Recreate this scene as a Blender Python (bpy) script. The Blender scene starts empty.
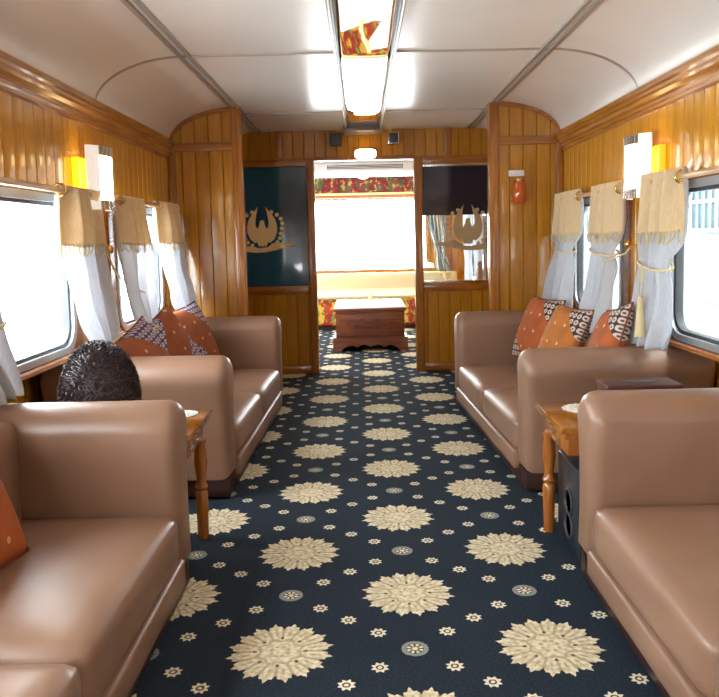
import bpy, bmesh, math, random
from math import sin, cos, pi, radians, sqrt, atan2
from mathutils import Vector, Matrix
random.seed(7)
SC = bpy.context.scene
COL = SC.collection

# ------------------------------------------------------------------ helpers
class MB:
    """collects shapes into one mesh"""
    def __init__(self): self.bm = bmesh.new()
    def box(self, x0, x1, y0, y1, z0, z1, bev=0.0, seg=2):
        b = bmesh.new()
        v = [b.verts.new((x, y, z)) for x in (x0, x1) for y in (y0, y1) for z in (z0, z1)]
        for f in ((0, 1, 3, 2), (4, 6, 7, 5), (0, 4, 5, 1), (2, 3, 7, 6), (0, 2, 6, 4), (1, 5, 7, 3)):
            b.faces.new([v[i] for i in f])
        bmesh.ops.recalc_face_normals(b, faces=b.faces[:])
        if bev > 0:
            bmesh.ops.bevel(b, geom=b.edges[:], offset=bev, segments=seg, profile=0.5, affect='EDGES')
        self.join(b); return self
    def join(self, b):
        m = bpy.data.meshes.new('tmp'); b.to_mesh(m); b.free()
        self.bm.from_mesh(m); bpy.data.meshes.remove(m)
    def prism(self, pts, axis, a, b_):
        """closed 2D outline extruded along axis from a to b_"""
        def P(p, t):
            if axis == 'x': return (t, p[0], p[1])
            if axis == 'y': return (p[0], t, p[1])
            return (p[0], p[1], t)
        b = bmesh.new()
        A = [b.verts.new(P(p, a)) for p in pts]; B = [b.verts.new(P(p, b_)) for p in pts]
        n = len(pts)
        b.faces.new(A); b.faces.new(B[::-1])
        for i in range(n): b.faces.new((A[i], A[(i + 1) % n], B[(i + 1) % n], B[i]))
        bmesh.ops.recalc_face_normals(b, faces=b.faces[:])
        self.join(b); return self
    def ring(self, outer, inner, axis, a, b_):
        """frame between two outlines of equal count, extruded"""
        def P(p, t):
            if axis == 'x': return (t, p[0], p[1])
            if axis == 'y': return (p[0], t, p[1])
            return (p[0], p[1], t)
        b = bmesh.new(); n = len(outer)
        OA = [b.verts.new(P(p, a)) for p in outer]; IA = [b.verts.new(P(p, a)) for p in inner]
        OB = [b.verts.new(P(p, b_)) for p in outer]; IB = [b.verts.new(P(p, b_)) for p in inner]
        for i in range(n):
            j = (i + 1) % n
            b.faces.new((OA[i], OA[j], IA[j], IA[i])); b.faces.new((OB[i], IB[i], IB[j], OB[j]))
            b.faces.new((OA[i], OB[i], OB[j], OA[j])); b.faces.new((IA[i], IA[j], IB[j], IB[i]))
        bmesh.ops.recalc_face_normals(b, faces=b.faces[:])
        self.join(b); return self
    def loft(self, rings, close=True, cap=True):
        b = bmesh.new()
        R = [[b.verts.new(p) for p in r] for r in rings]
        n = len(rings[0])
        for k in range(len(R) - 1):
            for i in range(n if close else n - 1):
                j = (i + 1) % n
                b.faces.new((R[k][i], R[k][j], R[k + 1][j], R[k + 1][i]))
        if cap and close:
            b.faces.new(R[0][::-1]); b.faces.new(R[-1])
        bmesh.ops.recalc_face_normals(b, faces=b.faces[:])
        self.join(b); return self
    def tube(self, pts, r, n=10, cap=True):
        pts = [Vector(p) for p in pts]; rings = []
        up = Vector((0, 0, 1))
        for i, p in enumerate(pts):
            t = (pts[min(i + 1, len(pts) - 1)] - pts[max(i - 1, 0)]).normalized()
            a = t.cross(up)
            if a.length < 1e-3: a = t.cross(Vector((0, 1, 0)))
            a.normalize(); c = t.cross(a)
            rr = r[i] if isinstance(r, (list, tuple)) else r
            rings.append([p + a * (rr * cos(2 * pi * k / n)) + c * (rr * sin(2 * pi * k / n)) for k in range(n)])
        return self.loft(rings, True, cap)
    def lathe(self, prof, c=(0, 0, 0), n=20, axis='z'):
        rings = []
        for r, h in prof:
            ring = []
            for k in range(n):
                a = 2 * pi * k / n; x, y = r * cos(a), r * sin(a)
                if axis == 'z': q = (c[0] + x, c[1] + y, c[2] + h)
                elif axis == 'y': q = (c[0] + x, c[1] + h, c[2] + y)
                else: q = (c[0] + h, c[1] + x, c[2] + y)
                ring.append(q)
            rings.append(ring)
        return self.loft(rings)
    def sphere(self, c, r, sx=1, sy=1, sz=1, seg=12):
        b = bmesh.new(); bmesh.ops.create_uvsphere(b, u_segments=seg * 2, v_segments=seg, radius=r)
        for v in b.verts: v.co = Vector((v.co.x * sx + c[0], v.co.y * sy + c[1], v.co.z * sz + c[2]))
        self.join(b); return self
    def grid(self, f, nu, nv):
        b = bmesh.new()
        V = [[b.verts.new(f(i / nu, j / nv)) for j in range(nv + 1)] for i in range(nu + 1)]
        for i in range(nu):
            for j in range(nv): b.faces.new((V[i][j], V[i + 1][j], V[i + 1][j + 1], V[i][j + 1]))
        self.join(b); return self
    def torus(self, c, R, r, axis='y', n=18, m=8):
        pts = []
        b = bmesh.new(); V = []
        for i in range(n):
            a = 2 * pi * i / n; row = []
            for j in range(m):
                t = 2 * pi * j / m; q = R + r * cos(t); u, w, h = q * cos(a), q * sin(a), r * sin(t)
                p = (u, h, w) if axis == 'y' else ((h, u, w) if axis == 'x' else (u, w, h))
                row.append(b.verts.new((p[0] + c[0], p[1] + c[1], p[2] + c[2])))
            V.append(row)
        for i in range(n):
            for j in range(m): b.faces.new((V[i][j], V[(i + 1) % n][j], V[(i + 1) % n][(j + 1) % m], V[i][(j + 1) % m]))
        bmesh.ops.recalc_face_normals(b, faces=b.faces[:])
        self.join(b); return self
    def build(self, name, mat, parent=None, smooth=True, solid=0.0, ang=40):
        me = bpy.data.meshes.new(name); self.bm.to_mesh(me); self.bm.free()
        if mat: me.materials.append(mat)
        if smooth:
            me.polygons.foreach_set('use_smooth', [True] * len(me.polygons))
            try: me.set_sharp_from_angle(angle=radians(ang))
            except Exception: pass
        o = bpy.data.objects.new(name, me); COL.objects.link(o)
        if parent: o.parent = parent
        if solid:
            m = o.modifiers.new('solid', 'SOLIDIFY'); m.thickness = solid; m.offset = 0
        return o

def empty(name, loc=(0, 0, 0), rz=0.0):
    o = bpy.data.objects.new(name, None); COL.objects.link(o)
    o.location = loc; o.rotation_euler = (0, 0, rz); o.empty_display_size = .1
    return o
def tag(o, label=None, cat=None, group=None, kind=None):
    if label: o['label'] = label
    if cat: o['category'] = cat
    if group: o['group'] = group
    if kind: o['kind'] = kind
    return o
def struct(o): o['kind'] = 'structure'; return o
def copy_tree(o, parent=None):
    c = o.copy(); COL.objects.link(c)
    if parent: c.parent = parent
    for ch in list(o.children): copy_tree(ch, c)
    return c
def rrect(x0, x1, z0, z1, r, n=6):
    pts = []
    for cx, cz, a0 in ((x1 - r, z1 - r, 0), (x0 + r, z1 - r, 90), (x0 + r, z0 + r, 180), (x1 - r, z0 + r, 270)):
        for k in range(n + 1):
            a = radians(a0 + 90 * k / n); pts.append((cx + r * cos(a), cz + r * sin(a)))
    return pts
def lerp_rows(rows, z):
    """rows sorted by decreasing z: (z, a, b, c...)"""
    if z >= rows[0][0]: return rows[0][1:]
    for p, q in zip(rows, rows[1:]):
        if z >= q[0]:
            t = (p[0] - z) / (p[0] - q[0]); t = t * t * (3 - 2 * t) * .5 + t * .5
            return tuple(a + (b - a) * t for a, b in zip(p[1:], q[1:]))
    return rows[-1][1:]

# ------------------------------------------------------------------ materials
def mat(name, col, rough=.5, metal=0, coat=0, spec=.5, emit=None, es=0, coat_rough=.1):
    m = bpy.data.materials.new(name); m.use_nodes = True
    b = m.node_tree.nodes['Principled BSDF']
    b.inputs['Base Color'].default_value = (*col, 1); b.inputs['Roughness'].default_value = rough
    b.inputs['Metallic'].default_value = metal; b.inputs['Coat Weight'].default_value = coat
    b.inputs['Coat Roughness'].default_value = coat_rough; b.inputs['Specular IOR Level'].default_value = spec
    if emit: b.inputs['Emission Color'].default_value = (*emit, 1); b.inputs['Emission Strength'].default_value = es
    return m
class N:
    """small node-maths wrapper"""
    def __init__(self, nt, s): self.nt = nt; self.s = s
    @staticmethod
    def op(nt, kind, *args, clamp=False):
        n = nt.nodes.new('ShaderNodeMath'); n.operation = kind; n.use_clamp = clamp
        for i, a in enumerate(args):
            if isinstance(a, N): nt.links.new(a.s, n.inputs[i])
            else: n.inputs[i].default_value = a
        return N(nt, n.outputs[0])
    def _b(self, k, o): return N.op(self.nt, k, self, o)
    def __add__(self, o): return self._b('ADD', o)
    __radd__ = __add__
    def __mul__(self, o): return self._b('MULTIPLY', o)
    __rmul__ = __mul__
    def __sub__(self, o): return self._b('SUBTRACT', o)
    def __rsub__(self, o): return N.op(self.nt, 'SUBTRACT', o, self)
    def __truediv__(self, o): return self._b('DIVIDE', o)
    def lt(self, o): return self._b('LESS_THAN', o)
    def gt(self, o): return self._b('GREATER_THAN', o)
    def abs(self): return N.op(self.nt, 'ABSOLUTE', self)
    def floor(self): return N.op(self.nt, 'FLOOR', self)
    def max(self, o): return self._b('MAXIMUM', o)
    def min(self, o): return self._b('MINIMUM', o)
    def sqrt(self): return N.op(self.nt, 'SQRT', self)
    def cos(self): return N.op(self.nt, 'COSINE', self)
    def pingpong(self, o): return self._b('PINGPONG', o)
    def atan2(self, o): return N.op(self.nt, 'ARCTAN2', self, o)
    def step(self, a, b):  # smooth ramp a..b -> 0..1
        n = self.nt.nodes.new('ShaderNodeMapRange'); n.interpolation_type = 'SMOOTHSTEP'
        self.nt.links.new(self.s, n.inputs[0]); n.inputs[1].default_value = a; n.inputs[2].default_value = b
        return N(self.nt, n.outputs[0])
def mixc(nt, f, a, b):
    n = nt.nodes.new('ShaderNodeMix'); n.data_type = 'RGBA'
    def put(i, v):
        if isinstance(v, N): nt.links.new(v.s, n.inputs[i])
        elif hasattr(v, 'is_output'): nt.links.new(v, n.inputs[i])
        elif isinstance(v, (int, float)): n.inputs[i].default_value = v
        else: n.inputs[i].default_value = (*v, 1)
    put(0, f); put(6, a); put(7, b)
    return n.outputs[2]
def coords(m, kind='Object'):
    nt = m.node_tree; t = nt.nodes.new('ShaderNodeTexCoord'); s = nt.nodes.new('ShaderNodeSeparateXYZ')
    nt.links.new(t.outputs[kind], s.inputs[0])
    return nt, t.outputs[kind], N(nt, s.outputs[0]), N(nt, s.outputs[1]), N(nt, s.outputs[2])
def noise(nt, vec, scale, detail=3, stretch=None, out=0):
    if stretch:
        mp = nt.nodes.new('ShaderNodeMapping'); mp.inputs['Scale'].default_value = stretch
        nt.links.new(vec, mp.inputs[0]); vec = mp.outputs[0]
    n = nt.nodes.new('ShaderNodeTexNoise'); n.inputs['Scale'].default_value = scale; n.inputs['Detail'].default_value = detail
    nt.links.new(vec, n.inputs['Vector']); return N(nt, n.outputs[out])
def bump(m, h, strength=.3, dist=.01):
    nt = m.node_tree; b = nt.nodes.new('ShaderNodeBump'); b.inputs['Strength'].default_value = strength
    b.inputs['Distance'].default_value = dist; nt.links.new(h.s, b.inputs['Height'])
    p = nt.nodes['Principled BSDF']; nt.links.new(b.outputs[0], p.inputs['Normal'])
    nt.links.new(b.outputs[0], p.inputs['Coat Normal'])
def setcol(m, sock):
    m.node_tree.links.new(sock, m.node_tree.nodes['Principled BSDF'].inputs['Base Color'])

def wood(name, c1, c2, axis=None, pitch=.097, rough=.22, coat=.6, grain='z'):
    """varnished wood; axis picks the direction in which separate boards follow each other"""
    m = mat(name, c1, rough, coat=coat, coat_rough=.07); nt, v, x, y, z = coords(m)
    st = {'z': (16, 16, 1.2), 'x': (1.2, 16, 16), 'y': (16, 1.2, 16)}[grain]
    g = noise(nt, v, 3.0, 5, st)
    f = g.step(.3, .72)
    if axis:
        k = ({'x': x, 'y': y}[axis] / pitch).floor()
        w = nt.nodes.new('ShaderNodeTexWhiteNoise'); w.noise_dimensions = '1D'; nt.links.new(k.s, w.inputs['W'])
        f = f * .55 + N(nt, w.outputs['Value']) * .5
    c = mixc(nt, f, c1, c2); setcol(m, c)
    bump(m, g, .06, .004)
    return m

M = {}
GOLD1, GOLD2 = (.52, .212, .007), (.74, .342, .014)
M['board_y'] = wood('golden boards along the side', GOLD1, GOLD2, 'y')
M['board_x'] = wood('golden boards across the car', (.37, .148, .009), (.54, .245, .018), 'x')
M['trim_y'] = wood('brown varnished moulding', (.35, .125, .016), (.50, .205, .026), grain='y', rough=.2)
M['trim_z'] = wood('brown varnished post', (.30, .10, .015), (.45, .17, .025), grain='z', rough=.2)
M['trim_x'] = wood('brown varnished rail', (.27, .09, .014), (.42, .155, .024), grain='x', rough=.2)
M['sill'] = wood('reddish window surround', (.26, .085, .022), (.38, .14, .036), grain='y', rough=.25)
M['table'] = wood('amber table wood', (.27, .09, .013), (.40, .15, .019), grain='y', rough=.12, coat=.9)
M['table_leg'] = wood('turned leg wood', (.30, .085, .013), (.42, .14, .02), grain='z', rough=.2)
M['chest'] = wood('dark red brown wood', (.12, .03, .016), (.22, .065, .03), grain='x', rough=.3)
M['plinth'] = mat('dark plinth wood', (.045, .018, .014), .35)
M['grey_brown'] = mat('grey brown paint', (.20, .15, .14), .4)
M['rodwood'] = wood('pale rod wood', (.52, .30, .12), (.66, .42, .2), grain='y', rough=.3)

def leather():
    m = mat('tan leather', (.30, .165, .105), .42, coat=.25, coat_rough=.3); nt, v, x, y, z = coords(m)
    n1 = noise(nt, v, 2.5, 3); n2 = noise(nt, v, 180, 2)
    setcol(m, mixc(nt, n1.step(.3, .7), (.245, .132, .080), (.312, .174, .110)))
    bump(m, n2 * .3 + n1 * 1.5, .12, .004)
    return m
M['leather'] = leather()

def ceiling_mat():
    m = mat('cream gloss ceiling paint', (.82, .79, .75), .35, coat=.35, coat_rough=.2); nt, v, x, y, z = coords(m)
    n1 = noise(nt, v, 1.3, 2)
    setcol(m, mixc(nt, n1.step(.3, .7), (.80, .765, .72), (.86, .83, .79)))
    bump(m, noise(nt, v, 2.2, 1), .25, .02)
    return m
M['ceiling'] = ceiling_mat()
M['ceiltrim'] = mat('grey ceiling strip', (.42, .38, .34), .35, metal=.5)
M['steel'] = mat('brushed steel', (.62, .6, .57), .25, metal=1)
M['mirror'] = mat('mirror', (.93, .92, .9), .015, metal=1)
M['alu'] = mat('grey window frame', (.42, .44, .46), .35, metal=.55)
M['rubber'] = mat('dark gasket', (.05, .055, .06), .5)
M['white'] = mat('white paint', (.8, .79, .77), .4)
M['white_cloth'] = mat('white cloth', (.85, .83, .78), .85)
M['dark'] = mat('dark grey plastic', (.06, .06, .065), .4)
M['black_box'] = mat('blue black lacquer', (.022, .026, .036), .3, coat=.4)
M['gold'] = mat('gold leaf', (1.0, .80, .42), .4)
M['brass'] = mat('brass', (.7, .45, .15), .25, metal=1)
M['tan_emblem'] = mat('etched gold', (.50, .40, .22), .5, metal=.2)
M['teal'] = mat('dark teal glass', (.008, .10, .185), .1, coat=.6, coat_rough=.03)
M['tint'] = mat('dark tinted film', (.010, .017, .04), .12, coat=.5, coat_rough=.03)
M['box_brown'] = mat('dark brown leatherette', (.10, .035, .024), .6)
M['brown_fig'] = mat('brown carved wood', (.3, .15, .08), .5)
M['road'] = mat('pale concrete', (.6, .6, .6), .9)
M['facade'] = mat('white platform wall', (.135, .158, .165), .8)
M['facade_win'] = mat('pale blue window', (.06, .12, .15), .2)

def glass():
    m = bpy.data.materials.new('clear glass'); m.use_nodes = True; nt = m.node_tree; nt.nodes.clear()
    o = nt.nodes.new('ShaderNodeOutputMaterial'); mx = nt.nodes.new('ShaderNodeMixShader')
    t = nt.nodes.new('ShaderNodeBsdfTransparent'); t.inputs[0].default_value = (.95, .97, .97, 1)
    g = nt.nodes.new('ShaderNodeBsdfGlossy'); g.inputs['Roughness'].default_value = .02
    lw = nt.nodes.new('ShaderNodeLayerWeight'); lw.inputs[0].default_value = .5
    fc = N(nt, lw.outputs['Facing']); f = fc * fc * fc * fc * .5 + .03
    nt.links.new(f.s, mx.inputs[0]); nt.links.new(t.outputs[0], mx.inputs[1]); nt.links.new(g.outputs[0], mx.inputs[2])
    nt.links.new(mx.outputs[0], o.inputs[0]); return m
M['glass'] = glass()

def cloth(name, col, trans=.45, weave=260):
    m = bpy.data.materials.new(name); m.use_nodes = True; nt = m.node_tree; nt.nodes.clear()
    o = nt.nodes.new('ShaderNodeOutputMaterial'); mx = nt.nodes.new('ShaderNodeMixShader'); mx.inputs[0].default_value = trans
    d = nt.nodes.new('ShaderNodeBsdfDiffuse'); t = nt.nodes.new('ShaderNodeBsdfTranslucent')
    tc = nt.nodes.new('ShaderNodeTexCoord')
    n = noise(nt, tc.outputs['Object'], 30, 3, (6, 6, 1))
    c = mixc(nt, n.step(.2, .8), tuple(k * .86 for k in col), col)
    nt.links.new(c, d.inputs[0]); nt.links.new(c, t.inputs[0])
    nt.links.new(d.outputs[0], mx.inputs[1]); nt.links.new(t.outputs[0], mx.inputs[2]); nt.links.new(mx.outputs[0], o.inputs[0])
    return m
M['cloth_blue'] = cloth('pale blue grey curtain cloth', (.80, .82, .86), .5)
M['cloth_beige'] = cloth('beige curtain cloth', (.95, .76, .48), .32)
M['cord'] = mat('cream cord', (.75, .62, .34), .8)
M['lace'] = cloth('cream lace', (.85, .74, .45), .3)

def stripes(name):
    m = mat(name, (.5, .5, .5), .8); nt, v, x, y, z = coords(m, 'UV') if False else coords(m)
    f = ((x + y) * 16).pingpong(.5) * 2
    c = mixc(nt, f.gt(.62), (.55, .52, .42), (.12, .2, .26)); c = mixc(nt, f.lt(.2), c, (.75, .76, .72))
    setcol(m, c); return m
M['stripe'] = stripes('striped curtain cloth')

def carpet():
    m = mat('navy medallion carpet', (.02, .03, .05), .95, spec=.15)
    nt, v, x, y, z = coords(m)
    A, B = .395, .345
    nz = noise(nt, v, 90, 2)
    wob = noise(nt, v, 55, 2, out=1)
    x = x + (nz - .5) * .006; y = y + (nz - .5) * .006
    X = (x - (.132 + A) + 7.9 * 2).pingpong(A)       # folded quarter cell
    Y = (y - (2.443 + B) + 6.9 * 2).pingpong(B)
    # pingpong gives 0 at cell edges: shift so that medallions sit at the origin
    X = A - X; Y = B - Y
    flip = (X / A + Y / B).gt(1.0)
    X = X + flip * (A - 2 * X); Y = Y + flip * (B - 2 * Y)
    def pol(cx, cy):
        dx = X - cx; dy = Y - cy
        return (dx * dx + dy * dy).sqrt(), dy.atan2(dx)
    base = mixc(nt, noise(nt, v, 140, 2).step(.3, .7), (.014, .023, .036), (.026, .040, .058))
    cream, tan, brown = (.90, .84, .64), (.46, .35, .18), (.10, .065, .04)
    r, th = pol(0, 0)
    def tri(n, ph=0.0): return ((th * (n / (2 * pi)) + 40 + ph).pingpong(.5)) * 2      # 0..1 triangle wave
    t16, t32, t8 = tri(16), tri(48), tri(8)
    R = .122 + t16 * .027 + t32 * .010
    med = (R - r).step(-.0015, .0015)
    body = mixc(nt, noise(nt, v, 60, 3).step(.38, .62), (.68, .58, .37), cream)
    seam = (1 - t16).step(.62, .9) * (r - .062).step(0, .01)                    # gaps between the petals
    body = mixc(nt, seam * .75, body, tan)
    midr = ((r - .098).abs()).step(.012, .004) * t16.step(.55, .95)              # brown heart of every petal
    body = mixc(nt, midr * .55, body, tan)
    Rin = .052 + t8 * .014 + t32 * .004
    edge = ((r - Rin).abs()).step(.008, .003)
    body = mixc(nt, edge * .65, body, tan)
    vein = t16.step(.78, .97) * ((r - .108).abs()).step(.024, .012)
    body = mixc(nt, vein * .6, body, tan)
    dots = ((r - .074).abs()).step(.008, .004) * (1 - t8).step(.75, .95)
    body = mixc(nt, dots, body, brown)
    core = ((r - .026).abs()).step(.007, .003) * t8.step(.2, .7)
    body = mixc(nt, core * .7, body, tan)
    c = mixc(nt, med, base, body)
    for cx, cy in ((0, B), (A, 0)):                                              # small ringed rosettes
        r, th = pol(cx, cy)
        ringm = (r - .026).step(-.001, .001) * (.040 - r).step(-.001, .001)
        c = mixc(nt, ringm, c, (.30, .33, .30))
        inner = (.0245 - r).step(-.001, .001)
        pet = ((th * (8 / (2 * pi)) + 40).pingpong(.5) * 2).step(.25, .6)
        hole = ((r - .011).abs()).step(.004, .002)
        col = mixc(nt, pet.max((.010 - r).step(-.001, .001)), brown, cream)
        col = mixc(nt, hole * .7, col, brown)
        c = mixc(nt, inner, c, col)
    for cx, cy in ((.105, B - .093), (A - .105, .093), (A / 2, B / 2)):          # little eight-petal flowers
        r, th = pol(cx, cy)
        p8 = (th * (8 / (2 * pi)) + 40).pingpong(.5) * 2
        fl = ((.017 + p8 * .010) - r).step(-.001, .001)
        col = mixc(nt, ((r - .009).abs()).step(.004, .0015), cream, brown)
        c = mixc(nt, fl, c, col)
    setcol(m, c)
    bump(m, noise(nt, v, 400, 2), .5, .004)
    return m
M['carpet'] = carpet()

def floral(name, c0, c1, c2, c3, sc):
    m = mat(name, c0, .8); nt, v, x, y, z = coords(m)
    a = noise(nt, v, sc, 4); b = noise(nt, v, sc * 1.7, 3, (1.3, 1, 1)); d = noise(nt, v, sc * .8, 2, (1, 1.7, 1.4))
    c = mixc(nt, a.step(.48, .54), c0, c1); c = mixc(nt, b.step(.55, .6), c, c2); c = mixc(nt, d.step(.56, .62), c, c3)
    setcol(m, c); return m
M['floral'] = floral('floral upholstery', (.40, .03, .015), (.75, .50, .06), (.10, .42, .10), (.55, .06, .02), 9)
M['valance'] = floral('red batik valance', (.17, .008, .018), (.05, .09, .03), (.36, .26, .06), (.22, .012, .018), 9)

def pillow_mat(name, orange, lim=.215, ground=(.05, .02, .02), ringc=(.66, .57, .5)):
    m = mat(name, orange, .75); nt, v, x, y, z = coords(m)
    d = (x + y).abs()
    band = d.gt(lim)                                           # two opposite batik corners
    p = .038
    cx = ((x / p + 40).pingpong(.5)); cy = ((y / p + 40).pingpong(.5))
    rr = (cx * cx + cy * cy).sqrt()
    ring = (.40 - rr).step(-.05, .05); hole = (.15 - rr).step(-.04, .04)
    bat = mixc(nt, ring, ground, ringc); bat = mixc(nt, hole, bat, (.12, .05, .05))
    n = noise(nt, v, 14, 2)
    base = mixc(nt, n.step(.3, .7), tuple(k * .8 for k in orange), orange)
    gx = ((x / .11 + 40.25).pingpong(.5)); gy = ((y / .11 + 40.25).pingpong(.5)); g = (gx * gx + gy * gy).sqrt()
    base = mixc(nt, (.085 - g).step(-.02, .02), base, (.75, .45, .25))
    setcol(m, mixc(nt, band, base, bat)); return m
M['pillow'] = pillow_mat('orange batik cushion cloth', (.44, .10, .018))
M['pillow2'] = pillow_mat('amber batik cushion cloth', (.52, .17, .022))
M['pillow3'] = pillow_mat('rust and lavender batik cloth', (.38, .10, .03), .15, (.10, .06, .12), (.62, .56, .66))
M['shag'] = mat('dark shaggy pile', (.050, .030, .034), .45)
M['piping'] = mat('brown piping', (.2, .05, .02), .7)
M['lamp_on'] = mat('lit lamp glass', (1, 1, 1), .3, emit=(1, .93, .78), es=7)
M['amber_on'] = mat('lit amber glass', (.9, .45, .02), .25, emit=(1, .62, .01), es=2.2)
M['orange_on'] = mat('lit orange glass', (.9, .3, .02), .25, emit=(1, .30, .01), es=1.6)
M['shade_white'] = mat('frosted lamp edge', (.85, .83, .8), .3, emit=(1, .93, .82), es=.5)
M['amber_glass'] = mat('amber red glass', (.45, .08, .01), .12, coat=.8, emit=(1, .18, .01), es=.06)

# ------------------------------------------------------------------ car dimensions
CX, HW = .045, 1.405                       # centre line and half width
XL, XR = CX - HW, CX + HW
ZC, ZK = 2.14, 1.905                       # flat ceiling, foot of the cove
YB, YP, YE = -3.8, 6.65, 10.5              # back wall, partition, end wall
YW = 5.40                                  # wing walls
FX = .91                                   # half width of flat ceiling
P = .097

def mirx(side, x): return x if side > 0 else 2 * CX - x

def board_profile(a, b, pitch=P, depth=.009, crown=.0006):
    """(coordinate, offset) pairs: convex boards with v-grooves aligned to the pitch"""
    out = []; k = math.floor(a / pitch)
    while k * pitch < b:
        s, e = k * pitch, (k + 1) * pitch
        for t, d in ((0, -depth), (.045, -.0004), (.28, crown * .7), (.5, crown), (.72, crown * .7), (.955, -.0004)):
            q = s + (e - s) * t
            if a < q < b: out.append((q, d))
        k += 1
    return [(a, 0)] + out + [(b, 0)]
def boards(mb, axis, at, nrm, a, b, z0, z1, thick=.04):
    """vertical boards on the plane axis=at, facing direction nrm along axis"""
    pr = board_profile(a, b)
    zt = z1 if callable(z1) else (lambda q: z1)
    front = [(q, at + nrm * d) for q, d in pr]; back = [(q, at - nrm * thick) for q, d in pr]
    bm = bmesh.new()
    def V(q, w, z): return bm.verts.new((w, q, z) if axis == 'x' else (q, w, z))
    F0 = [V(q, w, z0) for q, w in front]; F1 = [V(q, w, zt(q)) for q, w in front]
    B0 = [V(q, w, z0) for q, w in back]; B1 = [V(q, w, zt(q)) for q, w in back]
    for i in range(len(pr) - 1):
        bm.faces.new((F0[i], F0[i + 1], F1[i + 1], F1[i])); bm.faces.new((B0[i], B1[i], B1[i + 1], B0[i + 1]))
        bm.faces.new((F1[i], F1[i + 1], B1[i + 1], B1[i])); bm.faces.new((F0[i], B0[i], B0[i + 1], F0[i + 1]))
    bm.faces.new((F0[0], F1[0], B1[0], B0[0])); bm.faces.new((F0[-1], B0[-1], B1[-1], F1[-1]))
    bmesh.ops.recalc_face_normals(bm, faces=bm.faces[:])
    mb.join(bm)

# ------------------------------------------------------------------ floor, ceiling, walls
struct(MB().box(XL - .25, XR + .25, YB, YE + .1, -.06, 0).build('floor', M['carpet'], smooth=False))
def arch(x):
    d = abs(x - CX) - FX
    if d <= 0: return ZC
    t = min(d / (HW - .02 - FX), 1)
    return ZK + (ZC - ZK) * sqrt(max(0, 1 - t * t))
prof = []
xs = [CX - HW + .02 + (HW - .02 - FX) * (1 - cos(pi / 2 * k / 14)) for k in range(15)]
low = [(x, arch(x)) for x in xs] + [(2 * CX - x, arch(x)) for x in reversed(xs)]
outline = low + [(x, z + .05) for x, z in reversed(low)]
struct(MB().prism(outline, 'y', YB, YP + .03).build('ceiling', M['ceiling']))
struct(MB().box(XL - .05, XR + .05, YP + .03, YE + .05, 2.04, 2.09).build('ceiling_saloon', M['white'], smooth=False))

WIN = [(-3.67, -2.81), (-2.10, -1.24), (-.53, .33), (1.03, 1.89), (2.60, 3.46), (4.16, 5.02)]
WREAR = [(7.0, 8.1), (8.8, 9.9)]
ZB, ZT = .735, 1.385
walls = {}
for side, nm in ((-1, 'left'), (1, 'right')):
    X = XR if side > 0 else XL
    mb = MB(); e = .06
    cuts = [(a - e, b + e) for a, b in WIN + WREAR]
    y = YB; ZL = .685; XO = X + side * .19
    for a, b in cuts:
        boards(mb, 'x', X, -side, y, a, ZL, 2.0)
        boards(mb, 'x', X, -side, a, b, ZT + e, 2.0)
        y = b
    boards(mb, 'x', X, -side, y, YE, ZL, 2.0)
    boards(mb, 'x', XO, -side, YB, YE, 0, ZL)
    struct(mb.build('wall_' + nm, M['board_y']))

# windows: wooden surround, grey rounded frame, gasket, pane
wn = 0
for side in (-1, 1):
    X = XR if side > 0 else XL
    for a, b in WIN + WREAR:
        wn += 1
        w = struct(empty('window_%d' % wn, (X, (a + b) / 2, ZB)))
        h = (b - a) / 2; H = ZT - ZB; s = -side
        inn = rrect(-h, h, 0, H, .10, 8)
        def push(o): return [(max(-h - o, min(h + o, p[0] * 3)), max(-o, min(H + o, (p[1] - H / 2) * 4 + H / 2))) for p in inn]
        out1 = rrect(-h - .035, h + .035, -.030, H + .035, .12, 8)
        out2 = rrect(-h - .125, h + .125, -.034, H + .05, .012, 8)
        MB().ring(out2, out1, 'x', s * .013, -s * .03).build('surround', M['sill'], w, ang=30)
        MB().ring(out1, rrect(-h, h, 0, H, .10, 8), 'x', s * .022, -s * .045).build('window_frame', M['alu'], w, ang=30)
        MB().ring(rrect(-h, h, 0, H, .10, 8), rrect(-h + .016, h - .016, .016, H - .016, .09, 8), 'x', s * .006, -s * .03).build('gasket', M['rubber'], w, ang=30)
        MB().prism(rrect(-h + .01, h - .01, .01, H - .01, .09, 8), 'x', -s * .014, -s * .02).build('pane', M['glass'], w, smooth=False)

# cornices (stepped crown moulding) and the rail under the windows
tn = 0
def trim(mb, m, ang=30):
    global tn
    tn += 1
    return struct(mb.build('trim_%d' % tn, m, ang=ang))
for side in (-1, 1):
    X = XR if side > 0 else XL
    pr = [(0, 0), (.012, 0), (.022, .012), (.022, .026), (.032, .034), (.032, .050), (.045, .062), (.050, .085), (.064, .096), (.064, .112), (.078, .122), (.078, .15), (.05, .17), (0, .17)]
    pts = [(X - side * d * .75, 1.785 + z * .84) for d, z in pr]
    trim(MB().prism(pts, 'y', YB, YP), M['trim_y'])
    pts = [(X - side * d, z) for d, z in ((-.23, .672), (.03, .672), (.04, .68), (.04, .694), (.03, .702), (-.23, .702))]
    trim(MB().prism(pts, 'y', YB, YE), M['sill'])
# ceiling seams across and double strips along
for y in (.34, 2.12, 3.90, 5.68):
    rings = []
    for x, z in low:
        rings.append([(x, y - .011, z + .004), (x, y - .008, z - .008), (x, y + .008, z - .008), (x, y + .011, z + .004)])
    trim(MB().loft(rings), M['ceiltrim'])
for sx in (-1, 1):
    for o in (0, .045):
        x = CX + sx * (FX - .015 + o)
        zz = arch(x)
        trim(MB().box(x - .011, x + .011, YB, YP, zz - .013, zz + .01, .004), M['ceiltrim'])

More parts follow.
